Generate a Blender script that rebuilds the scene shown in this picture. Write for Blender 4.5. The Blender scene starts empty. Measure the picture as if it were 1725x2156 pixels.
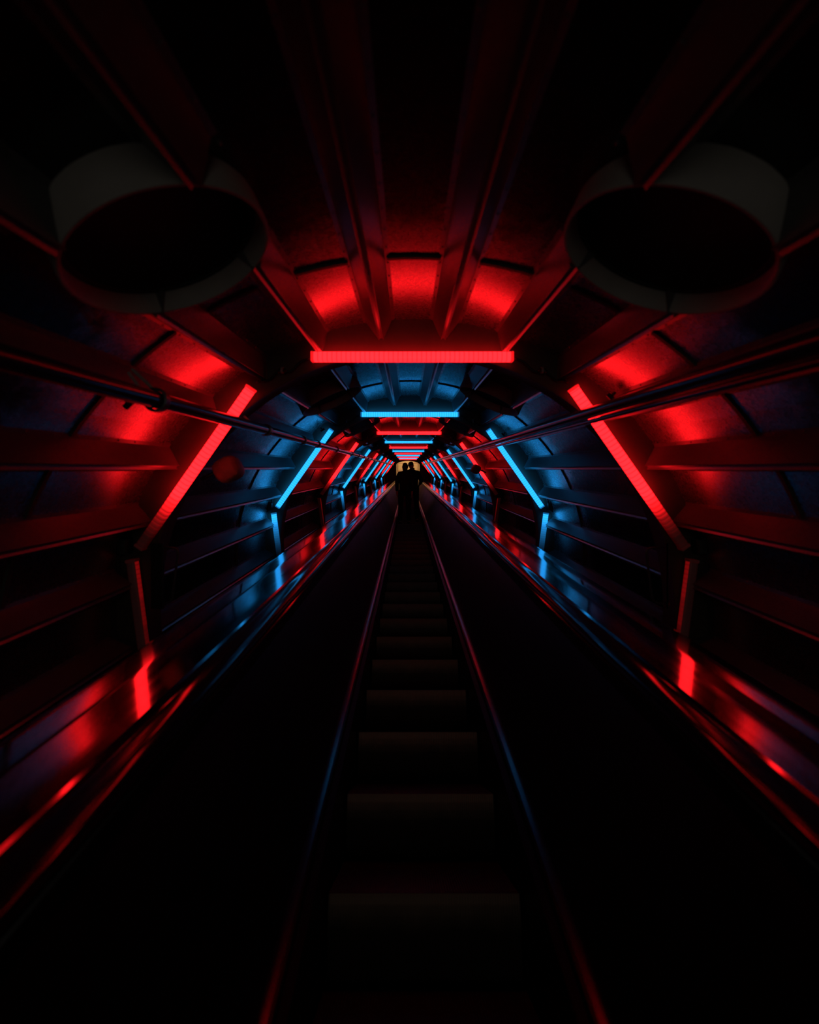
import bpy, bmesh, math, random
from mathutils import Vector, Matrix, Euler
random.seed(7)
R = math.radians
SC = bpy.context.scene
COL = SC.collection

# ---------------------------------------------------------------- camera, world, exposure
TH = R(30)                                   # the tube climbs at 30 degrees
RX = Matrix.Rotation(TH, 4, 'X')
OFF = Vector((0, 0, 2.0))
def P(x, u, v):                              # tube frame (across, along, up from tube axis) -> world
    return RX @ Vector((x, u, v)) + OFF
cam_d = bpy.data.cameras.new('camera'); cam = bpy.data.objects.new('camera', cam_d); COL.objects.link(cam)
cam_d.sensor_fit = 'VERTICAL'; cam_d.sensor_height = 36; cam_d.sensor_width = 36*1725/2156
cam_d.lens = 16.0
cam_d.shift_x = 4/2156; cam_d.shift_y = -90.5/2156
cam_d.clip_start = .02; cam_d.clip_end = 200
cam.location = P(-.023, 0, .738); cam.rotation_euler = (R(90)+TH, 0, 0)
cam_d.dof.use_dof = True; cam_d.dof.focus_distance = 9.0; cam_d.dof.aperture_fstop = 1.7
SC.camera = cam
w = bpy.data.worlds.new('world'); SC.world = w; w.use_nodes = True
w.node_tree.nodes['Background'].inputs[0].default_value = (1, .9, .75, 1)
w.node_tree.nodes['Background'].inputs[1].default_value = 0.004
SC.view_settings.view_transform = 'Standard'; SC.view_settings.look = 'None'
SC.view_settings.gamma = 1; SC.view_settings.exposure = 0
SC.view_settings.use_curve_mapping = False
# dim light of the lower landing behind the camera
ld = bpy.data.lights.new('lower_landing_light', 'AREA'); ld.shape = 'RECTANGLE'; ld.size = 1.0; ld.size_y = .6
ld.energy = 1.5; ld.color = (1, .90, .76)
lo = bpy.data.objects.new('lower_landing_light', ld); COL.objects.link(lo)
lo.location = P(0, -1.9, 1.15); lo.rotation_euler = (R(82)+TH, 0, 0)
# warm light of the upper landing beyond the end wall
ld2 = bpy.data.lights.new('upper_landing_light', 'AREA'); ld2.size = 1.2; ld2.energy = 30; ld2.color = (1, .62, .28)
lo2 = bpy.data.objects.new('upper_landing_light', ld2); COL.objects.link(lo2)
lo2.location = P(0, 29.3, 1.45); lo2.rotation_euler = (R(75)+TH, 0, 0)
RED = (1.0, .0072, .0100); BLUE = (.005, .105, .29)
RED_S = 5.2; BLUE_S = 6.5
RING0, PITCH, NR = 2.31, 2.41, 11
ZE = 27.25                                    # end of the tube
SKIN_R, IN_R, TIP_R = 1.50, 1.34, 1.405

# ---------------------------------------------------------------- materials
def mat(name, base=(.5, .5, .5), rough=.5, metal=0., spec=.5, noise=0, nscale=4, rvar=0, bump=0, bscale=60, stretch=None, dark=.25):
    m = bpy.data.materials.new(name); m.use_nodes = True
    nt = m.node_tree; n = nt.nodes; L = nt.links; b = n['Principled BSDF']
    b.inputs['Base Color'].default_value = (*base, 1); b.inputs['Roughness'].default_value = rough
    b.inputs['Metallic'].default_value = metal; b.inputs['Specular IOR Level'].default_value = spec
    tc = n.new('ShaderNodeTexCoord'); mp = n.new('ShaderNodeMapping'); L.new(tc.outputs['Object'], mp.inputs['Vector'])
    if stretch: mp.inputs['Scale'].default_value = stretch
    if noise or rvar:
        t = n.new('ShaderNodeTexNoise'); t.inputs['Scale'].default_value = nscale; t.inputs['Detail'].default_value = 8; t.inputs['Roughness'].default_value = .65
        L.new(mp.outputs[0], t.inputs['Vector'])
    if noise:
        r = n.new('ShaderNodeValToRGB'); r.color_ramp.elements[0].position = .5-noise/2; r.color_ramp.elements[1].position = .5+noise/2
        r.color_ramp.elements[0].color = (*[c*dark for c in base], 1); r.color_ramp.elements[1].color = (*base, 1)
        L.new(t.outputs['Fac'], r.inputs['Fac']); L.new(r.outputs['Color'], b.inputs['Base Color'])
    if rvar:
        mr = n.new('ShaderNodeMapRange'); mr.inputs['From Min'].default_value = .3; mr.inputs['From Max'].default_value = .7
        mr.inputs['To Min'].default_value = max(rough-rvar, .02); mr.inputs['To Max'].default_value = rough+rvar
        L.new(t.outputs['Fac'], mr.inputs['Value']); L.new(mr.outputs[0], b.inputs['Roughness'])
    if bump:
        t2 = n.new('ShaderNodeTexNoise'); t2.inputs['Scale'].default_value = bscale; t2.inputs['Detail'].default_value = 4
        L.new(mp.outputs[0], t2.inputs['Vector']); bp = n.new('ShaderNodeBump'); bp.inputs['Strength'].default_value = bump; bp.inputs['Distance'].default_value = .01
        L.new(t2.outputs['Fac'], bp.inputs['Height']); L.new(bp.outputs[0], b.inputs['Normal'])
    return m
M = {}
M['skin'] = mat('weathered_metal_skin', (.50, .50, .51), .27, .94, noise=.9, nscale=60, rvar=.04, bump=.035, bscale=260, dark=.70)
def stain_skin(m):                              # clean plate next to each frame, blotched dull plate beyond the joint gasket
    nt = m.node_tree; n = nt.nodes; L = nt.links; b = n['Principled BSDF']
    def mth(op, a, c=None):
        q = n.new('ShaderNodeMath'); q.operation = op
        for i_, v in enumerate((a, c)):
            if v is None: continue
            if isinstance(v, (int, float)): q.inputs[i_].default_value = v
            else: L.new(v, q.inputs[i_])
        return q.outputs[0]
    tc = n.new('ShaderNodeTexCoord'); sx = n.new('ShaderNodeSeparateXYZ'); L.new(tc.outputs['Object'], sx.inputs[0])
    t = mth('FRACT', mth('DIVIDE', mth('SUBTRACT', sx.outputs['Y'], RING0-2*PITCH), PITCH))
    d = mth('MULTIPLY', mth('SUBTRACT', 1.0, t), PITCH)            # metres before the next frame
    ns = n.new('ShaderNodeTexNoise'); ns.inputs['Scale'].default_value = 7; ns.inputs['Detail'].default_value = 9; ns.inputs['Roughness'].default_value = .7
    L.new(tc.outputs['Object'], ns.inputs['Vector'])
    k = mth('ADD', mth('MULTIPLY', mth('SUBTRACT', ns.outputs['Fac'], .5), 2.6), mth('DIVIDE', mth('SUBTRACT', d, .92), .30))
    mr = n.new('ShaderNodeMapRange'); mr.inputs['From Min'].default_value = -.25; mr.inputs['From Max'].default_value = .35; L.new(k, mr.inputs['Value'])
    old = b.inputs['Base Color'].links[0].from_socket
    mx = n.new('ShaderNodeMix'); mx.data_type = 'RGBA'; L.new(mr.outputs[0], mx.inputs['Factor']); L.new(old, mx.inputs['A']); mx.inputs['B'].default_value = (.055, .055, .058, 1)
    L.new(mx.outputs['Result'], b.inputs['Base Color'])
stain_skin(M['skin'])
M['stringer'] = mat('painted_stringer', (.13, .13, .135), .30, .10, spec=.9, noise=.6, nscale=6, bump=.04, dark=.6)
M['plate'] = mat('brown_frame_paint', (.075, .055, .040), .62, 0., noise=.6, nscale=5, dark=.6, bump=.04)
M['gasket'] = mat('rubber_gasket', (.035, .045, .04), .6)
M['deck'] = mat('stainless_deck', (.50, .50, .52), .075, 1., noise=.5, nscale=3, rvar=.03, stretch=(14, .5, 14), dark=.55)
M['bead'] = mat('polished_trim', (.55, .55, .58), .18, 1.)
M['skirtbead'] = mat('worn_trim', (.17, .165, .165), .22, 1.)
M['rubber'] = mat('black_handrail_rubber', (.012, .012, .013), .10, 0., spec=.8)
M['panel'] = mat('dark_balustrade_panel', (.006, .006, .008), .42, 0., spec=.15, noise=.4, nscale=2, rvar=.05)
M['step'] = mat('step_aluminium', (.11, .085, .075), .55, .2, noise=.5, nscale=9, dark=.4, stretch=(3, 1, 1))
M['black'] = mat('black_plastic', (.012, .012, .012), .45)
M['housing'] = mat('lamp_housing', (.10, .10, .11), .4, .6)
M['cap'] = mat('lamp_end_cap', (.35, .35, .36), .35)
M['pipe'] = mat('dark_glossy_pipe', (.06, .06, .068), .18, .6)
M['port'] = mat('grey_port_paint', (.42, .41, .39), .62, noise=.5, nscale=6, dark=.75)
M['void'] = mat('matt_black', (.004, .004, .004), .8)
M['beige'] = mat('beige_wall', (.55, .42, .28), .8, noise=.4, nscale=3, dark=.75)
M['dull'] = mat('dark_bulkhead', (.05, .02, .02), .6)
M['speaker'] = mat('brown_speaker_shell', (.36, .20, .15), .6, noise=.5, nscale=30, dark=.6)
M['skinP'] = mat('person_skin', (.45, .27, .19), .55)
M['cloth1'] = mat('charcoal_cloth', (.008, .008, .010), .9, spec=.15, bump=.2, bscale=90)
M['cloth2'] = mat('black_cloth', (.005, .005, .006), .9, spec=.15, bump=.2, bscale=90)
M['hair'] = mat('dark_hair', (.010, .007, .005), .6, bump=.4, bscale=120)

def emit(name, col, s):                     # diffuser of an LED bar: rows of cells showing through
    m = bpy.data.materials.new(name); m.use_nodes = True; nt = m.node_tree; n = nt.nodes; L = nt.links
    b = n['Principled BSDF']; b.inputs['Base Color'].default_value = (.25, .25, .26, 1); b.inputs['Roughness'].default_value = .35
    b.inputs['Emission Color'].default_value = (*col, 1)
    tc = n.new('ShaderNodeTexCoord'); sx = n.new('ShaderNodeSeparateXYZ'); L.new(tc.outputs['Object'], sx.inputs[0])
    mu = n.new('ShaderNodeMath'); mu.operation = 'MULTIPLY'; mu.inputs[1].default_value = math.pi/.0235; L.new(sx.outputs['X'], mu.inputs[0])
    sn = n.new('ShaderNodeMath'); sn.operation = 'SINE'; L.new(mu.outputs[0], sn.inputs[0])
    ab = n.new('ShaderNodeMath'); ab.operation = 'ABSOLUTE'; L.new(sn.outputs[0], ab.inputs[0])
    mr = n.new('ShaderNodeMapRange'); L.new(ab.outputs[0], mr.inputs['Value']); mr.inputs['From Max'].default_value = .5
    mr.inputs['To Min'].default_value = .38*s; mr.inputs['To Max'].default_value = 1.0*s
    L.new(mr.outputs[0], b.inputs['Emission Strength'])
    return m
LV = [1, .85, .72, .6, .5, .42, .34, .28, .22, .17, .13, .095, .068, .046, .03, .018, .010, .005, .002, 0.0008]
LV += [2.6*l for l in LV]                        # boost added to the outer diffuser faces to brighten nearby skin and stringers
EM = {('red', i): emit('red_cell_%d' % i, RED, RED_S*l) for i, l in enumerate(LV)}
EM.update({('blue', i): emit('blue_cell_%d' % i, tuple(a*(1 if k else 1) for k, a in enumerate(BLUE)), BLUE_S*l*(1.6 if i >= 20 else 1)) for i, l in enumerate(LV)})

# ---------------------------------------------------------------- helpers
def obj(name, bm, m, parent=None, smooth=False, mats=None, auto=None):
    me = bpy.data.meshes.new(name); bmesh.ops.recalc_face_normals(bm, faces=bm.faces); bm.to_mesh(me); bm.free()
    for mm in (mats or [m]): me.materials.append(mm)
    if smooth:
        for p in me.polygons: p.use_smooth = True
    if auto:
        for p in me.polygons: p.use_smooth = True
        try: me.set_sharp_from_angle(angle=R(auto))
        except Exception: pass
    o = bpy.data.objects.new(name, me); COL.objects.link(o)
    if parent: o.parent = parent
    return o
def tag(o, label, cat, group=None):
    o['label'] = label; o['category'] = cat
    if group: o['group'] = group
    return o
def struct(o): o['kind'] = 'structure'; return o
def place(o, x, u, v, roll=0):              # roll about the tube axis
    o.matrix_world = Matrix.Translation(P(x, u, v)) @ RX @ Matrix.Rotation(roll, 4, 'Y')
    return o
def thing(name, label, cat, group=None):
    o = bpy.data.objects.new(name, None); COL.objects.link(o); o.empty_display_size = .1
    return tag(o, label, cat, group)
def copy_tree(o, parent=None):
    c = o.copy(); COL.objects.link(c)
    if parent: c.parent = parent
    for ch in list(o.children): copy_tree(ch, c)
    return c
def box(bm, x0, x1, y0, y1, z0, z1, bev=0):
    vs = [bm.verts.new((x, y, z)) for x in (x0, x1) for y in (y0, y1) for z in (z0, z1)]
    fs = [(0, 1, 3, 2), (4, 6, 7, 5), (0, 4, 5, 1), (2, 3, 7, 6), (0, 2, 6, 4), (1, 5, 7, 3)]
    F = [bm.faces.new([vs[i] for i in f]) for f in fs]
    if bev:
        es = {e for f in F for e in f.edges}
        bmesh.ops.bevel(bm, geom=list(es), offset=bev, segments=2, affect='EDGES', profile=.5)
def extr(bm, prof, u0, u1, closed=True, n=1, caps=True):   # profile (x, v) swept along u
    rows = []
    for k in range(n+1):
        u = u0+(u1-u0)*k/n
        rows.append([bm.verts.new((x, u, v)) for x, v in prof])
    m = len(prof)
    for a, b in zip(rows, rows[1:]):
        for i in range(m if closed else m-1):
            j = (i+1) % m
            bm.faces.new((a[i], a[j], b[j], b[i]))
    if closed and caps:
        bm.faces.new(rows[0]); bm.faces.new(rows[-1][::-1])
def tube(bm, pts, r, seg=10, cap=True):
    pts = [Vector(p) for p in pts]; rows = []
    prev = None
    for i, p in enumerate(pts):
        d = (pts[min(i+1, len(pts)-1)]-pts[max(i-1, 0)]).normalized()
        if prev is None:
            a = Vector((0, 0, 1)) if abs(d.z) < .9 else Vector((1, 0, 0)); nx = d.cross(a).normalized()
        else: nx = (prev-d*prev.dot(d)).normalized()
        prev = nx; ny = d.cross(nx); rr = r[i] if isinstance(r, (list, tuple)) else r
        rows.append([bm.verts.new(p+(nx*math.cos(t)+ny*math.sin(t))*rr) for t in [2*math.pi*k/seg for k in range(seg)]])
    for a, b in zip(rows, rows[1:]):
        for k in range(seg): bm.faces.new((a[k], a[(k+1) % seg], b[(k+1) % seg], b[k]))
    if cap: bm.faces.new(rows[0][::-1]); bm.faces.new(rows[-1])
def pol(r, a, u=0):                          # angle from the crown, positive to the right
    return Vector((r*math.sin(a), u, r*math.cos(a)))
ORD = ['nearest', 'second', 'third', 'fourth', 'fifth', 'sixth', 'seventh', 'eighth', 'ninth', 'tenth', 'eleventh']

# ---------------------------------------------------------------- tube skin
def shell(name, a0, a1):
    bm = bmesh.new(); n = int((a1-a0)/3)
    for (r, flip) in ((SKIN_R, 0), (SKIN_R+.03, 1)):
        rows = []
        for k in range(37):
            u = -2.2+(ZE+2.2)*k/36
            rows.append([bm.verts.new(pol(r, R(a0+(a1-a0)*i/n), u)) for i in range(n+1)])
        for p, q in zip(rows, rows[1:]):
            for i in range(n): bm.faces.new((p[i], p[i+1], q[i+1], q[i]))
        if not flip: inner = rows
        else:
            for k in range(36):
                bm.faces.new((inner[k][0], inner[k+1][0], rows[k+1][0], rows[k][0]))
                bm.faces.new((inner[k][n], inner[k+1][n], rows[k+1][n], rows[k][n]))
    o = obj(name, bm, M['skin'], auto=30); struct(o); place(o, 0, 0, 0); return o
shell('ceiling', -51.43, 51.43); shell('wall_right', 51.43, 141); shell('wall_left', -141, -51.43)
bm = bmesh.new(); box(bm, -.99, .99, -2.2, ZE, -1.16, -1.12)
place(struct(obj('floor', bm, M['dull'])), 0, 0, 0)

# ---------------------------------------------------------------- stringers (hat-shaped ribs along the tube)
ST = 360/28
def stringer_mesh(L0, gap=None, name='stringer'):
    bm = bmesh.new()
    hb, ht = .064, .012
    segs = [(-L0, 0)] if not gap else [(-L0, gap[0]), (gap[1], 0)]
    prof = [(-hb-.018, .003), (-hb-.018, -.002), (-hb, -.006), (-ht-.004, -(SKIN_R-TIP_R)+.006), (-ht, -(SKIN_R-TIP_R)-.004), (-ht+.005, -(SKIN_R-TIP_R)+.001), (-ht+.008, -(SKIN_R-TIP_R)+.004),
            (ht-.008, -(SKIN_R-TIP_R)+.004), (ht-.005, -(SKIN_R-TIP_R)+.001), (ht, -(SKIN_R-TIP_R)-.004), (ht+.004, -(SKIN_R-TIP_R)+.006), (hb, -.006), (hb+.018, -.002), (hb+.018, .003)]
    for a, b in segs: extr(bm, prof, a, b, n=4)
    k = -L0+.07                                     # rivet heads along the foot
    while k < -.05:
        for s in (-1, 1):
            c = Vector((s*(hb+.008), k, -.003))
            top = bm.verts.new(c+Vector((0, 0, -.006)))
            ring = [bm.verts.new(c+Vector((.006*math.cos(t), .009*math.sin(t), .001))) for t in [math.pi*2*i/6 for i in range(6)]]
            for i in range(6): bm.faces.new((ring[i], ring[(i+1) % 6], top))
        k += .115
    me = bpy.data.meshes.new(name); bmesh.ops.recalc_face_normals(bm, faces=bm.faces); bm.to_mesh(me); bm.free(); me.materials.append(M['stringer'])
    for p in me.polygons: p.use_smooth = True
    try: me.set_sharp_from_angle(angle=R(28))
    except Exception: pass
    return me
FD = .12                                       # depth of a ring frame
gapu = (1.14-RING0-.19, 1.14-RING0+.19)
SM = {}
tn = [0]
def trim(o): tn[0] += 1; o.name = 'trim_%d' % tn[0]; struct(o); return o
for b in range(NR+1):
    ue = RING0+b*PITCH if b < NR else ZE
    us = ue-(PITCH-FD) if 0 < b < NR else (-2.2 if b == 0 else RING0+(NR-1)*PITCH+FD)
    for k in range(9):
        for s in (-1, 1):
            a = s*(ST/2+ST*k)
            g = k in (1, 2) and b < NR
            key = (round(ue-us, 3), g)
            if key not in SM: SM[key] = stringer_mesh(ue-us, gapu if g else None)
            o = bpy.data.objects.new('trim', SM[key]); COL.objects.link(o)
            q = pol(SKIN_R, R(a)); place(o, q.x, ue, q.z, R(a)); trim(o)
# joint gasket in each bay
gm = bmesh.new()
for k in range(-8, 9):
    a0, a1 = ST*k-3.7, ST*k+3.7
    prev = None
    for i in range(7):
        a = R(a0+(a1-a0)*i/6)
        cur = [gm.verts.new(pol(SKIN_R+dr, a, du)) for dr, du in ((.002, -.014), (-.008, -.009), (-.008, .009), (.002, .014))]
        if prev:
            for j in range(3): gm.faces.new((prev[j], prev[j+1], cur[j+1], cur[j]))
        prev = cur
g0 = obj('trim', gm, M['gasket'], auto=40)
for b in range(NR):
    o = g0 if b == 0 else g0.copy()
    if b: COL.objects.link(o)
    place(o, 0, RING0+b*PITCH-(.68 if b == 0 else .79), 0); trim(o)

# ---------------------------------------------------------------- ring frames
def frame_mesh():
    bm = bmesh.new(); n = 112; A = 132
    prof = [(SKIN_R+.005, 0), (IN_R+.012, 0), (IN_R-.002, .006), (IN_R, .016), (IN_R, FD-.016), (IN_R-.002, FD-.006), (IN_R+.012, FD), (SKIN_R+.005, FD)]
    rows = [[bm.verts.new(pol(r, R(-A+2*A*i/n), u)) for r, u in prof] for i in range(n+1)]
    m = len(prof)
    for p, q in zip(rows, rows[1:]):
        for j in range(m): bm.faces.new((p[j], p[(j+1) % m], q[(j+1) % m], q[j]))
    bm.faces.new(rows[0]); bm.faces.new(rows[-1][::-1])
    return bm
f0 = obj('ring_frame', frame_mesh(), M['plate'], auto=35)
for i in range(NR):
    o = f0 if i == 0 else f0.copy()
    if i: COL.objects.link(o)
    place(o, 0, RING0+i*PITCH, 0)
    colr = 'red' if i % 2 == 0 else 'blue'
    trim(o)

# ---------------------------------------------------------------- LED light bars
def lamp_bars(length, levels, colr, label, group, ncell=42, inner=None, inn=1):
    root = thing('light_bar', label, 'lamp', group)
    h, dp, cap = .0245, .046, .014
    bm = bmesh.new(); box(bm, -length/2, length/2, -.014, 0, -h+.004, h-.004, .002)
    obj('housing', bm, M['housing'], root)
    prof = []                                   # rounded box, open at the back
    for (y, z) in ((-.012, h), (-dp+.014, h), (-dp+.006, h-.003), (-dp+.001, h-.010), (-dp, h-.016), (-dp, -h+.016), (-dp+.001, -h+.010), (-dp+.006, -h+.003), (-dp+.014, -h), (-.012, -h)):
        prof.append((y, z))
    bm = bmesh.new(); L = length/2-cap
    rows = [[bm.verts.new((-L+2*L*i/ncell, y, z)) for y, z in prof] for i in range(ncell+1)]
    used = sorted(set(levels) | set(inner or []) | {l+20 for l in levels}); idx = {l: k for k, l in enumerate(used)}
    for i in range(ncell):
        lv = levels[min(int(i/ncell*len(levels)), len(levels)-1)]
        for j in range(len(prof)-1):
            f = bm.faces.new((rows[i][j], rows[i][j+1], rows[i+1][j+1], rows[i+1][j])); f.smooth = True
            zc = (prof[j][1]+prof[j+1][1])/2
            f.material_index = idx[inner[i]] if inner and zc*inn > h-.002 else (idx[lv+20] if zc*inn < -h+.001 else idx[lv])
    obj('diffuser', bm, None, root, mats=[EM[(colr, l)] for l in used])
    for s in (-1, 1):
        bm = bmesh.new(); box(bm, min(s*L, s*length/2), max(s*L, s*length/2), -dp, 0, -h, h, .003)
        obj('end_cap', bm, EM[(colr, 8 if levels[0] < 5 and (s < 0 or levels[-1] < 5) else 18)], root)
    return root
PROTO = {}
def place_bar(key, length, levels, colr, label, group, x0, v0, x1, v1, u, inner=None, inn=1):
    c = ((x0+x1)/2, (v0+v1)/2); ang = math.atan2(v1-v0, x1-x0)
    if key in PROTO:
        o = copy_tree(PROTO[key]); o['label'] = label; o['group'] = group
    else:
        o = lamp_bars(length, levels, colr, label, group, inner=inner, inn=inn); PROTO[key] = o
    o.matrix_world = Matrix.Translation(P(c[0], u, c[1])) @ RX @ Matrix.Rotation(-ang, 4, 'Y')
    return o
full = [0]*24
side_red = [0]*28+[1, 3, 5, 7, 9, 11, 13, 14, 15, 16, 17, 18, 18, 18]    # cells from the upper end to the lower end
low_blue = [0, 0, 1, 2, 3, 5, 6, 7, 8, 9, 10, 11, 12, 13, 14, 15, 16, 17, 18]+[19]*23
low_red = [19]*42
inner_red = [14]*8+[15]*6+[16]*6+[18]*22
for i in range(NR):
    c = 'red' if i % 2 == 0 else 'blue'
    u = RING0+i*PITCH-.004
    grp = '%s light bars on the ring frames' % c
    w_ = ORD[i]
    place_bar((c, 'top', 0), 1.012, full, c, '%s light bar lying level across the crown of the %s ring frame' % (c, w_), grp, -.515, 1.30, .515, 1.30, u, inn=-1)
    for s, sd in ((-1, 'left'), (1, 'right')):
        lv = side_red if c == 'red' else full
        if s < 0: x0, v0, x1, v1 = s*.80, 1.155, s*1.372, .335
        else: x0, v0, x1, v1 = s*.80, 1.155, s*1.372, .335
        place_bar((c, 'side', s), .982, lv, c, '%s slanting light bar on the %s side of the %s ring frame' % (c, sd, w_), grp, x0, v0, x1, v1, u, inn=-s)
        lv = low_red if c == 'red' else low_blue
        place_bar((c, 'low', s), 1.0, lv, c, ('dim red-edged lower bar on the %s side of the %s ring frame' if c == 'red' else 'blue lower light bar fading downward on the %s side of the %s ring frame') % (sd, w_), grp,
                  s*1.405, .285, s*1.275, -.705, u, inner=inner_red if c == 'red' else None, inn=-s)

# cables with plug between the crown bar and each side bar; joint boxes between side and lower bar
def make_cable(s):
    root = thing('power_cable', '', 'cable')
    pts = []
    A = Vector((s*.515, -.02, 1.295)); B = Vector((s*.785, -.02, 1.172))
    for i in range(25):
        t = i/24; p = A.lerp(B, t); p.z += .016*math.sin(t*14)*math.sin(math.pi*t)-.012*math.sin(math.pi*t); p.y -= .012*math.sin(math.pi*t)
        pts.append(p)
    bm = bmesh.new(); tube(bm, pts, .006, 8); obj('wire', bm, M['black'], root, smooth=True)
    bm = bmesh.new(); d = (pts[14]-pts[10]); tube(bm, [pts[10], pts[10]+d*.2, pts[12], pts[14]-d*.2, pts[14]], [.008, .015, .012, .015, .008], 10); obj('plug', bm, M['black'], root, auto=40)
    bm = bmesh.new(); tube(bm, [pts[12]-d*.12, pts[12]+d*.12], .0165, 12); obj('lock_ring', bm, M['cap'], root, auto=40)
    return root
CB = {s: make_cable(s) for s in (-1, 1)}
for i in range(6):
    for s, sd in ((-1, 'left'), (1, 'right')):
        o = CB[s] if i == 0 else copy_tree(CB[s])
        tag(o, 'black power cable with plug on the %s shoulder of the %s ring frame' % (sd, ORD[i]), 'cable', 'lamp cables on the ring frames')
        place(o, 0, RING0+i*PITCH, 0)
def make_jbox(s):
    root = thing('junction_box', '', 'junction box')
    bm = bmesh.new(); box(bm, -.024, .024, -.055, 0, -.04, .04, .006); obj('body', bm, M['black'], root, auto=40)
    bm = bmesh.new(); box(bm, -.020, .020, -.064, -.054, -.035, .035, .003); obj('lid', bm, M['gasket'], root, auto=40)
    bm = bmesh.new(); tube(bm, [(-s*.01, -.03, .035), (-s*.025, -.04, .085), (-s*.01, -.03, .12)], .008, 8); obj('upper_wire', bm, M['black'], root, smooth=True)
    bm = bmesh.new(); tube(bm, [(s*.015, -.03, -.035), (s*.045, -.045, -.07), (s*.05, -.035, -.15), (s*.045, -.03, -.2), (s*.03, -.02, -.24)], .008, 8); obj('lower_wire', bm, M['black'], root, smooth=True)
    return root
JB = {s: make_jbox(s) for s in (-1, 1)}
for i in range(6):
    for s, sd in ((-1, 'left'), (1, 'right')):
        o = JB[s] if i == 0 else copy_tree(JB[s])
        tag(o, 'black junction box where the %s light bars meet on the %s ring frame' % (sd, ORD[i]), 'junction box', 'junction boxes on the ring frames')
        place(o, s*1.437, RING0+i*PITCH-.001, .352)
# wire loops beside the lowest joints of the nearest frame
for s, sd in ((-1, 'left'), (1, 'right')):
    root = thing('wire_loop_bracket', 'thin dark wire loop bracket below the %s slanting bar of the nearest ring frame' % sd, 'bracket', 'wire loop brackets')
    bm = bmesh.new(); x = -s
    pts = [(0, 0, 0)]
    cor = [(x*.02, 0, .03), (x*.11, 0, .025), (x*.075, 0, -.25), (x*-.01, 0, -.255)]
    c2 = []
    cs = [Vector(c) for c in cor]
    for j, c in enumerate(cs):
        if j in (0, 3): c2.append(c); continue
        a = cs[j-1]; b_ = cs[j+1]; r = .03
        p = c+(a-c).normalized()*r; q = c+(b_-c).normalized()*r
        for t in range(6):
            t /= 5; c2.append((1-t)**2*p+2*t*(1-t)*c+t*t*q)
    tube(bm, c2, .006, 8); obj('loop', bm, M['housing'], root, smooth=True)
    bm = bmesh.new(); box(bm, min(0, x*-.03), max(x*.035, 0), -.008, .008, -.28, .05, .003); obj('strap', bm, M['black'], root)
    place(root, s*1.285, RING0-.02, .315)

# ---------------------------------------------------------------- round ports in the ceiling
def make_port():
    root = thing('round_port', '', 'port')
    bm = bmesh.new(); n = 64
    prof = [(.252, .115), (.252, .006), (.250, .001), (.247, 0), (.243, .001), (.240, .006), (.236, .085)]
    rows = [[bm.verts.new((r*math.cos(2*math.pi*k/n), r*math.sin(2*math.pi*k/n), z)) for r, z in prof] for k in range(n)]
    for k in range(n):
        a, b = rows[k], rows[(k+1) % n]
        for j in range(len(prof)-1): bm.faces.new((a[j], a[j+1], b[j+1], b[j]))
    obj('collar', bm, M['port'], root, auto=35)
    bm = bmesh.new(); rr = [bm.verts.new((.2365*math.cos(2*math.pi*k/n), .2365*math.sin(2*math.pi*k/n), .06)) for k in range(n)]
    r2 = [bm.verts.new((.2365*math.cos(2*math.pi*k/n), .2365*math.sin(2*math.pi*k/n), .075)) for k in range(n)]
    bm.faces.new(rr); bm.faces.new(r2[::-1])
    for k in range(n): bm.faces.new((rr[k], rr[(k+1) % n], r2[(k+1) % n], r2[k]))
    obj('blind_cover', bm, M['void'], root, auto=30)
    bm = bmesh.new()
    rows = [[bm.verts.new((r*math.cos(2*math.pi*k/n), r*math.sin(2*math.pi*k/n), z)) for r, z in ((.2362, .058), (.222, .058), (.220, .062))] for k in range(n)]
    for k in range(n):
        a, b = rows[k], rows[(k+1) % n]
        for j in range(2): bm.faces.new((a[j], a[j+1], b[j+1], b[j]))
    obj('seal', bm, M['gasket'], root, auto=30)
    return root
pp = make_port(); first = True
for b in range(NR):
    for s, sd in ((-1, 'left'), (1, 'right')):
        o = pp if first else copy_tree(pp); first = False
        tag(o, 'round grey ceiling port with black cover, %s of the crown before the %s ring frame' % (sd, ORD[b]), 'port', 'round ceiling ports')
        q = pol(1.40, R(s*ST*2)); place(o, q.x, 1.14+b*PITCH, q.z, R(s*ST*2))

# ---------------------------------------------------------------- pipes
lp = thing('conduit_pipe', 'dark conduit pipe with couplings running along the left shoulder of the tube', 'pipe')
bm = bmesh.new(); tube(bm, [(0, -2.2+29.3*k/30, 0) for k in range(31)], .028, 16); obj('pipe_run', bm, M['pipe'], lp, smooth=True)
us = [2.66, 3.58, 4.15, 5.25, 6.66]
us += [us[-1]+.9*k for k in range(1, 23)]
def clamp_bm():
    bm = bmesh.new(); n = 20
    rows = [[bm.verts.new((r*math.cos(2*math.pi*k/n), y, r*math.sin(2*math.pi*k/n))) for r, y in ((.028, -.02), (.035, -.018), (.035, .018), (.028, .02))] for k in range(n)]
    for k in range(n):
        a, b = rows[k], rows[(k+1) % n]
        for j in range(3): bm.faces.new((a[j], a[j+1], b[j+1], b[j]))
    return bm
def bracket_bm(s):
    bm = bmesh.new(); d = pol(1, R(s*42)); t = Vector((d.z, 0, -d.x))
    for k in (-.016, .016):
        pts = [t*k+d*.02, t*k*.9+d*.06, t*k*.5+d*.13]
        tube(bm, pts, .006, 8)
    box(bm, -.02, .02, -.012, .012, -.008, .008)
    return bm
cl = obj('coupling', clamp_bm(), M['housing'], lp, auto=40); cl.location = (0, us[0], 0)
for u in us[1:]:
    c = cl.copy(); COL.objects.link(c); c.location = (0, u, 0)
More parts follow.
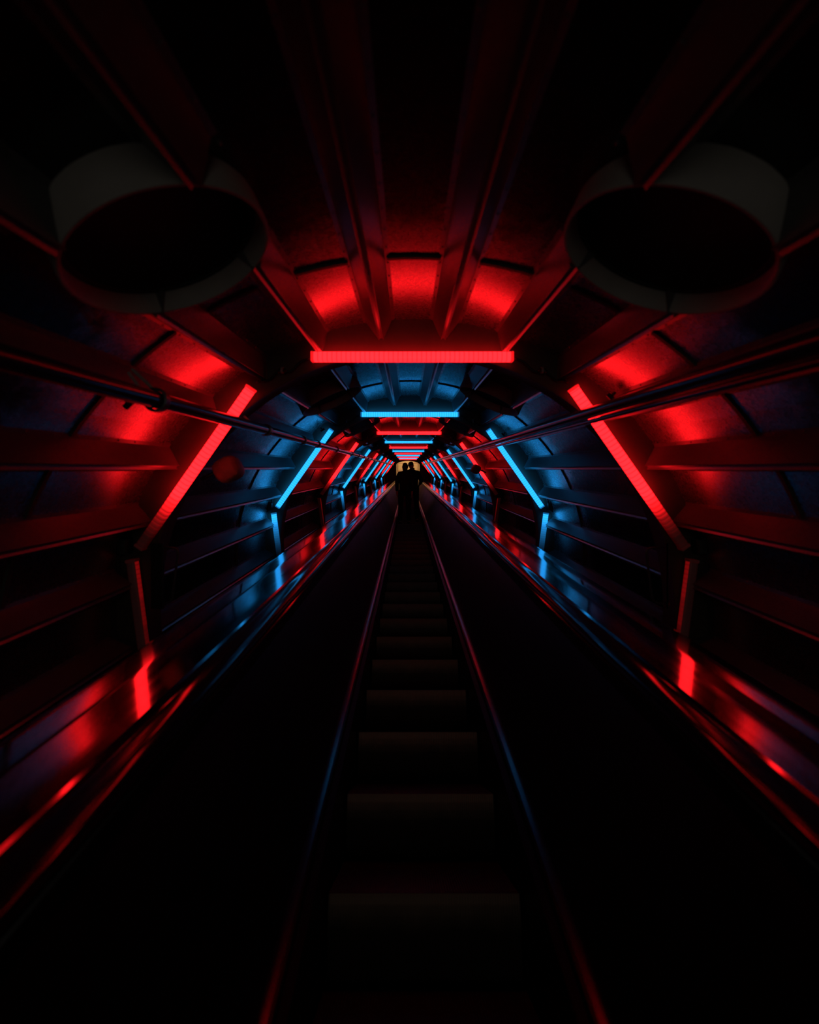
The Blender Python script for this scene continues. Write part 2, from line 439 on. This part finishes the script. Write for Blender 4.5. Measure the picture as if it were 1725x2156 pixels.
hk = obj('hanger', bracket_bm(-1), M['port'], lp, auto=40); hk.location = (0, 1.50, 0)
hc = cl.copy(); COL.objects.link(hc); hc.location = (0, 1.50, 0); hc.scale = (1.15, .7, 1.15); hc.name = 'hanger_clamp'
for i in range(NR):
    c = hk.copy(); COL.objects.link(c); c.location = (0, RING0+PITCH*i+.06, 0); c.scale = (1, 1, .3) if 0 else (1, 1, 1)
place(lp, -.850, 0, .965)
rp = thing('handrail_pipe', 'smooth dark pipe running along the right shoulder of the tube', 'pipe')
bm = bmesh.new(); tube(bm, [(0, -2.2+29.3*k/30, 0) for k in range(31)], .028, 16); obj('pipe_run', bm, M['pipe'], rp, smooth=True)
bm = bmesh.new(); tube(bm, [(-.002, -2.2+29.3*k/30, -.043) for k in range(31)], .011, 12); obj('thin_pipe', bm, M['pipe'], rp, smooth=True)
hk2 = obj('hanger', bracket_bm(1), M['housing'], rp, auto=40); hk2.location = (0, RING0+.06, 0)
for i in range(1, NR):
    c = hk2.copy(); COL.objects.link(c); c.location = (0, RING0+PITCH*i+.06, 0)
place(rp, .835, 0, 1.003)

# rounded loudspeakers on short arms behind frames
def make_spk(s):
    root = thing('loudspeaker', '', 'loudspeaker')
    bm = bmesh.new(); n = 24
    prof = [(0, -.075), (.045, -.073), (.062, -.06), (.068, -.035), (.070, 0), (.066, .04), (.052, .062), (0, .066)]
    rows = []
    for k in range(n):
        a = 2*math.pi*k/n; q = 1/(abs(math.cos(a))**3+abs(math.sin(a))**3)**(1/3)
        rows.append([bm.verts.new((r*q*math.cos(a), y, r*q*math.sin(a))) for r, y in prof[1:-1]])
    c0 = bm.verts.new((0, -.078, 0)); c1 = bm.verts.new((0, .066, 0))
    for k in range(n):
        a, b = rows[k], rows[(k+1) % n]
        for j in range(len(prof)-3): bm.faces.new((a[j], a[j+1], b[j+1], b[j]))
        bm.faces.new((a[0], b[0], c0)); bm.faces.new((a[-1], b[-1], c1))
    o = obj('shell', bm, M['speaker'], root, auto=40)
    bm = bmesh.new(); tube(bm, [(s*.02, .03, .02), (s*.10, .03, .03), (s*.16, .0, .03)], .012, 10); obj('arm', bm, M['black'], root, smooth=True)
    return root
o = make_spk(-1); tag(o, 'rounded brown loudspeaker on a short arm just behind the nearest ring frame, left', 'loudspeaker'); place(o, -1.0, RING0+.18, .735, R(-30))
o = make_spk(1); tag(o, 'dark rounded loudspeaker on a short arm at the third ring frame, right side', 'loudspeaker'); place(o, 1.03, RING0+2*PITCH-.12, .735, R(30))
# small cable clips standing on the skin by the frames
def clip_bm():
    bm = bmesh.new(); tube(bm, [(0, 0, 0), (0, 0, -.03)], .007, 8); tube(bm, [(-.022, 0, -.03), (.022, 0, -.034)], .012, 10); return bm
clp = obj('cable_clip', clip_bm(), M['black'], auto=40); f = True
for (a, u, r, lab) in ((-47.5, 1.72, 1.49, 'black cable clip on the skin above the left pipe, before the nearest ring frame'), (41.5, 2.20, 1.48, 'black cable clip beside the upper end of the nearest right slanting bar'),
                    (-38, 4.62, 1.47, 'black cable clip beside the upper end of the second left slanting bar'), (41, 4.6, 1.47, 'black cable clip beside the upper end of the second right slanting bar')):
    o = clp if f else clp.copy()
    if not f: COL.objects.link(o)
    f = False; q = pol(r, R(a)); place(o, q.x, u, q.z, R(a)); tag(o, lab, 'cable clip', 'cable clips')

# ---------------------------------------------------------------- escalator
EX = .032
esc = thing('escalator', 'long narrow escalator with steel decks and black handrails climbing through the tube', 'escalator')
place(esc, EX, 0, 0)
U0, U1 = -1.8, ZE-.15
def mir(prof, s): return [(s*x, v) for x, v in prof]
for s in (-1, 1):
    deck = [(.982, .052), (.982, .112), (.978, .118), (.970, .1195), (.960, .119), (.893, .112), (.885, .1105), (.877, .1085), (.765, .080), (.757, .074), (.757, .052)]
    bm = bmesh.new(); extr(bm, mir(deck, s), U0, U1, n=1); o = obj('deck_cover', bm, M['deck'], esc, auto=12)
    if s == -1: o['label'] = 'shiny steel sloping cover outside the left handrail'
    else: o['label'] = 'shiny steel sloping cover outside the right handrail'
    bm = bmesh.new(); extr(bm, mir([(.978, .054), (.968, .054), (.955, -1.1), (.965, -1.1)], s), U0, U1); obj('outer_panel', bm, M['panel'], esc)
    hr = [(.600+.0375+.0375*math.cos(t)*(1 if abs(math.cos(t)) < .99 else 1), .130+.021*math.sin(t)) for t in [2*math.pi*k/20 for k in range(20)]]
    bm = bmesh.new(); extr(bm, mir(hr, s), U0, U1); o = obj('handrail', bm, M['rubber'], esc, auto=50); o['label'] = 'black rubber handrail'
    bm = bmesh.new(); extr(bm, mir([(.622, .112), (.655, .112), (.66, .085), (.70, .062), (.757, .060), (.757, .045), (.60, .045), (.608, .085)], s), U0, U1); obj('handrail_guide', bm, M['panel'], esc)
    bd = [(.606+.0065*math.cos(t), .096+.0065*math.sin(t)) for t in [2*math.pi*k/10 for k in range(10)]]
    bm = bmesh.new(); extr(bm, mir(bd, s), U0, U1); o = obj('edge_trim', bm, M['bead'], esc, smooth=True); o['label'] = 'thin polished strip under the handrail'
    bm = bmesh.new(); extr(bm, mir([(.604, .09), (.608, .09), (.612, .045), (.392, -.462), (.384, -.462), (.600, .045)], s), U0, U1); obj('inner_panel', bm, M['panel'], esc)
    bm = bmesh.new(); extr(bm, mir([(.392, -.460), (.384, -.453), (.376, -.462), (.362, -.470), (.352, -.468), (.346, -.478), (.346, -.49), (.392, -.49)], s), U0, U1); o = obj('skirt_trim', bm, M['skirtbead'], esc, auto=30); o['label'] = 'slim worn metal bead along the foot of the panel'
    bm = bmesh.new(); extr(bm, mir([(.346, -.485), (.326, -.50), (.324, -1.05), (.336, -1.05)], s), U0, U1); obj('skirt_panel', bm, M['panel'], esc)
# steps: grooved tread with a curved grooved riser
TW, NG = .628, 70
def comb_profile():
    pts = []
    p = TW/NG
    for i in range(NG):
        x = -TW/2+i*p
        pts += [(x+.0005, 0), (x+p*.5, 0), (x+p*.5+.0004, -1), (x+p-.0002, -1)]
    return pts
def comb_surface(path, depth):                  # path of (y, z, ny, nz)
    bm = bmesh.new(); pr = comb_profile(); rows = []
    for (y, z, ny, nz) in path:
        rows.append([bm.verts.new((x, y+ny*depth*d, z+nz*depth*d)) for x, d in pr])
    for a, b in zip(rows, rows[1:]):
        for i in range(len(pr)-1): bm.faces.new((a[i], a[i+1], b[i+1], b[i]))
    return bm
RISE, RUN = .461*.5, .461*math.cos(TH)
tread = comb_surface([(.003, 0, 0, 1), (.02, 0, 0, 1), (RUN+.012, 0, 0, 1)], .009)
path = []
for k in range(9):
    t = k/8; y = .0+.085*t**1.8; z = -.002-RISE*t
    path.append((y, z, -math.cos(t*.5), -.25*t))
riser = comb_surface(path, .006)
st = obj('step', tread, M['step'], esc); M['riser'] = mat('riser_with_painted_light', (.035, .027, .024), .5, .2)
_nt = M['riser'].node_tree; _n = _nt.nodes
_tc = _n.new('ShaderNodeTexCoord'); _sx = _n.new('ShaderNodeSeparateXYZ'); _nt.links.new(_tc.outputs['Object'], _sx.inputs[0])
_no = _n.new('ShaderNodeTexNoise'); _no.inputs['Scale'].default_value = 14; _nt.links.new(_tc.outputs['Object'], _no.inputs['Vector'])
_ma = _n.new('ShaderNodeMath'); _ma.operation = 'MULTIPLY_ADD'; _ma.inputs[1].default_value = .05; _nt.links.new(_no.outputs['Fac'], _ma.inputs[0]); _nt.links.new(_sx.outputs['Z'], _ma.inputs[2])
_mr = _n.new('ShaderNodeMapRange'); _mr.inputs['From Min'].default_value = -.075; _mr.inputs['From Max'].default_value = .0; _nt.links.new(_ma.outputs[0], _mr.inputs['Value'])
_mx = _n.new('ShaderNodeMix'); _mx.data_type = 'RGBA'; _mx.inputs['A'].default_value = (.05, .038, .033, 1); _mx.inputs['B'].default_value = (.26, .18, .13, 1)  # light fading down from the nosing, painted into the riser colour
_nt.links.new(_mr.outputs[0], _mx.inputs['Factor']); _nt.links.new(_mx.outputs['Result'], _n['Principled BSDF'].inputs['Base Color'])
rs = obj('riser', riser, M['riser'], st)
first = True
for k in range(-5, 56):
    u = 1.503+.461*k
    if u > U1-.3: break
    if first: a = st; first = False
    else:
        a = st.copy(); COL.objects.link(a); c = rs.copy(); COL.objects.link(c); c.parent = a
    a.location = (0, u, -.662); a.rotation_euler = (-TH, 0, 0)

# ---------------------------------------------------------------- far end: bulkhead with arched opening, lit landing beyond
bm = bmesh.new()
n = 40; O, I = [], []
for i in range(n+1):
    a = R(-130+260*i/n); O.append(pol(SKIN_R+.02, a))
def inner(i):
    t = i/n
    if t < .3: return Vector((-.70, 0, -1.1+(.98+1.1)*t/.3))
    if t > .7: return Vector((.70, 0, -1.1+(.98+1.1)*(1-t)/.3))
    a = (t-.3)/.4*math.pi; return Vector((-.70*math.cos(a), 0, .98+.24*math.sin(a)))
I = [inner(i) for i in range(n+1)]
for du in (0, .12):
    ro = [bm.verts.new(p+Vector((0, du, 0))) for p in O]; ri = [bm.verts.new(p+Vector((0, du, 0))) for p in I]
    for k in range(n): bm.faces.new((ro[k], ro[k+1], ri[k+1], ri[k]))
    if du == 0: r0 = ri
for k in range(n): bm.faces.new((r0[k], r0[k+1], ri[k+1], ri[k]))
place(struct(obj('wall_end', bm, M['dull'], auto=30)), 0, ZE, 0)
bm = bmesh.new(); box(bm, -1.6, 1.6, 3.2, 3.3, -1.2, 1.7); place(struct(obj('wall_back', bm, M['beige'])), 0, ZE, 0)
for s in (-1, 1):
    bm = bmesh.new(); box(bm, min(s*1.6, s*1.7), max(s*1.6, s*1.7), .12, 3.3, -1.2, 1.7)
    place(struct(obj('wall_landing_left' if s < 0 else 'wall_landing_right', bm, M['beige'])), 0, ZE, 0)
bm = bmesh.new(); box(bm, -1.7, 1.7, .12, 3.3, 1.7, 1.8); place(struct(obj('ceiling_landing', bm, M['beige'])), 0, ZE, 0)
bm = bmesh.new(); box(bm, -1.7, 1.7, .12, 3.3, -1.3, -1.2); place(struct(obj('floor_landing', bm, M['dull'])), 0, ZE, 0)
for s, sd in ((-1, 'left'), (1, 'right')):
    o = thing('notice_panel', 'small pale panel on the lit back wall, %s of the couple' % sd, 'panel', 'panels on the lit back wall')
    bm = bmesh.new(); box(bm, -.16, .16, -.04, 0, -.25, .25, .01); obj('board', bm, M['beige'], o)
    bm = bmesh.new()
    for (x0, x1, z0, z1) in ((-.18, .18, .25, .28), (-.18, .18, -.28, -.25), (-.18, -.16, -.25, .25), (.16, .18, -.25, .25)): box(bm, x0, x1, -.05, 0, z0, z1)
    obj('frame', bm, M['speaker'], o)
    place(o, s*.50, ZE+3.2, .86)

# ---------------------------------------------------------------- two people standing ahead on the steps
def skin_mesh(name, verts, edges, m, parent, sub=2, root=0):
    me = bpy.data.meshes.new(name); me.from_pydata([v[0] for v in verts], edges, [])
    o = bpy.data.objects.new(name, me); COL.objects.link(o); o.parent = parent
    md = o.modifiers.new('skin', 'SKIN'); md.use_smooth_shade = True
    if not me.skin_vertices: me.skin_vertices.new()
    for i, v in enumerate(verts):
        r = v[1]; me.skin_vertices[0].data[i].radius = r if isinstance(r, tuple) else (r, r)
        me.skin_vertices[0].data[i].use_root = (i == root)
    s = o.modifiers.new('sub', 'SUBSURF'); s.levels = sub; s.render_levels = sub
    me.materials.append(m)
    return o
def person(label, H, arm_bent, cloth, hairlen, build, headtilt):
    root = thing('person', label, 'person')
    k = H/1.80
    def V(x, y, z): return (x*k, y*k, z*k)
    J = dict(pelvis=V(0, 0, .98), waist=V(0, .01, 1.12), chest=V(0, .0, 1.32), neck0=V(0, .0, 1.48), neck1=V(headtilt*.2, .01, 1.55),
             hd=V(headtilt*.6, .03, 1.64), crown=V(headtilt, .02, 1.745))
    vs, es, ix = [], [], {}
    def add(n, p, r, par=None):
        ix[n] = len(vs); vs.append((p, r)); 
        if par: es.append((ix[par], ix[n]))
    add('pelvis', J['pelvis'], (.115*build, .075)); add('waist', J['waist'], (.10*build, .068), 'pelvis'); add('chest', J['chest'], (.12*build, .075), 'waist')
    add('neck0', J['neck0'], (.065, .052), 'chest'); add('neck1', J['neck1'], .052, 'neck0'); add('jaw', V(headtilt*.4, .03, 1.60), (.062, .078), 'neck1'); add('hd', V(headtilt*.7, .015, 1.675), (.076, .095), 'jaw'); add('crown', J['crown'], (.055, .07), 'hd')
    arms = {}
    for s, sd in ((-1, 'l'), (1, 'r')):
        bent = arm_bent == sd
        sh = V(s*.165*build, 0, 1.43); el = V(s*(.235 if bent else .215)*build, -.03 if bent else -.02, 1.16)
        wr = V(s*.20*build, .20, 1.20) if bent else V(s*.205*build, .03, .92)
        add('sh'+sd, sh, .048, 'neck0' if 0 else 'chest'); add('el'+sd, el, .043, 'sh'+sd); add('wr'+sd, wr, (.026, .030), 'el'+sd)
        W = Vector(wr); d = (W-Vector(el)).normalized(); pal = W+d*.06*k
        add('pm'+sd, tuple(pal), (.020, .034), 'wr'+sd)
        side = Vector((0, 1, 0)) if not bent else Vector((0, 0, 1)); side = (side-d*side.dot(d)).normalized(); curl = Vector((-s, 0, 0))
        for q, (off, ln) in enumerate(((.026, .072), (.009, .080), (-.009, .074), (-.025, .060))):
            b = pal+side*off*k+d*.03*k; m1 = b+d*ln*.5*k+curl*.006; t = m1+d*ln*.40*k+curl*.020
            add('f%s%d' % (sd, q), tuple(b), .0095, 'pm'+sd); add('g%s%d' % (sd, q), tuple(m1), .0085, 'f%s%d' % (sd, q)); add('h%s%d' % (sd, q), tuple(t), .0075, 'g%s%d' % (sd, q))
        b = pal+side*.034*k-d*.02*k; t = b+side*.022*k+d*.03*k+curl*.012; add('t'+sd, tuple(b), .011, 'pm'+sd); add('u'+sd, tuple(t), .009, 't'+sd)
        hip = V(s*.09, 0, .90); kn = V(s*.10, .02, .50); an = V(s*.105, -.01, .09)
        add('hp'+sd, hip, .068*build, 'pelvis'); add('kn'+sd, kn, .055, 'hp'+sd); add('an'+sd, an, .038, 'kn'+sd); add('to'+sd, V(s*.115, .13, .03), (.035, .025), 'an'+sd)
        arms[sd] = (sh, el, wr, hip, kn, an)
    body = skin_mesh('body', vs, es, M['skinP'], root)
    # face and ears on the far side of the head (they look up the escalator)
    hx = headtilt*.7*k; hz = 1.655*k
    fb = bmesh.new()
    for s in (-1, 1): bmesh.ops.create_uvsphere(fb, u_segments=10, v_segments=8, radius=1, matrix=Matrix.Translation((hx+s*.078, .012, hz)) @ Matrix.Diagonal((.010, .018, .030, 1)))
    obj('ears', fb, M['skinP'], root, smooth=True)
    fb = bmesh.new(); bmesh.ops.create_cone(fb, segments=8, radius1=.016, radius2=.004, depth=.045, cap_ends=True, matrix=Matrix.Translation((hx, .112, hz-.005)) @ Matrix.Rotation(R(-18), 4, 'X'))
    obj('nose', fb, M['skinP'], root, smooth=True)
    fb = bmesh.new()
    for s in (-1, 1): bmesh.ops.create_uvsphere(fb, u_segments=8, v_segments=6, radius=.011, matrix=Matrix.Translation((hx+s*.030, .098, hz+.022)))
    obj('eyes', fb, M['cap'], root, smooth=True)
    fb = bmesh.new(); bmesh.ops.create_uvsphere(fb, u_segments=10, v_segments=6, radius=1, matrix=Matrix.Translation((hx, .098, hz-.042)) @ Matrix.Diagonal((.024, .010, .007, 1)))
    obj('mouth', fb, M['speaker'], root, smooth=True)
    # jacket
    jv, je, jx = [], [], {}
    def ja(n, p, r, par=None):
        jx[n] = len(jv); jv.append((p, r))
        if par: je.append((jx[par], jx[n]))
    ja('w', J['waist'], (.165*build, .13)); ja('p', V(0, 0, .93), (.175*build, .135), 'w'); ja('hem', V(0, 0, .86), (.17*build, .13), 'p'); ja('c', J['chest'], (.185*build, .135), 'w'); ja('n', V(0, -.005, 1.47), (.105, .085), 'c'); ja('col', V(headtilt*.1, 0, 1.535), (.068, .07), 'n')
    for sd in 'lr':
        sh, el, wr = arms[sd][:3]; wc = Vector(el).lerp(Vector(wr), .95)
        ja('s'+sd, sh, .078, 'c'); ja('e'+sd, el, .060, 's'+sd); ja('c'+sd, tuple(wc), .044, 'e'+sd)
    jk = skin_mesh('jacket', jv, je, cloth, root)
    tv, te, tx = [], [], {}
    def ta(n, p, r, par=None):
        tx[n] = len(tv); tv.append((p, r))
        if par: te.append((tx[par], tx[n]))
    ta('p', V(0, 0, .99), (.16*build, .12))
    for sd in 'lr':
        hip, kn, an = arms[sd][3:]
        ta('h'+sd, hip, .098*build, 'p'); ta('k'+sd, kn, .072, 'h'+sd); ta('a'+sd, an, .058, 'k'+sd)
    skin_mesh('trousers', tv, te, M['cloth2'], root)
    for sd in 'lr':
        an = arms[sd][5]
        fb = bmesh.new(); bmesh.ops.create_uvsphere(fb, u_segments=14, v_segments=10, radius=1, matrix=Matrix.Translation((an[0], .055, .045)) @ Matrix.Diagonal((.048, .140, .05, 1)))
        for v in fb.verts: v.co.z = max(v.co.z, .002)
        obj('shoe', fb, M['black'], root, smooth=True)
    # hair
    hv = [(V(headtilt*.95, -.0, 1.755), (.062, .075)), (V(headtilt*.75, -.012, 1.69), (.086, .100)), (V(headtilt*.6, -.03, 1.62), (.082 if hairlen else .07, .075)), ]
    he = [(0, 1), (1, 2)]
    if hairlen: hv.append((V(headtilt*.4, -.05, 1.50), (.085, .05))); he.append((2, 3))
    skin_mesh('hair', hv, he, M['hair'], root)
    return root
def stand(o, k, x, fwd):
    base = P(x, 1.503+.461*k, -.662); o.location = base+Vector((0, fwd, .009))
a = person('person in dark clothes with longer hair, left of the couple standing on the escalator', 1.90, None, M['cloth1'], True, .92, .02); stand(a, 22, -.105, .12)
b = person('person in dark jacket with right forearm raised, right of the couple on the escalator', 1.95, 'r', M['cloth2'], False, .98, -.055); stand(b, 23, .115, .12)
for o in (a, b): o['group'] = 'couple on the escalator'
bpy.context.view_layer.update()
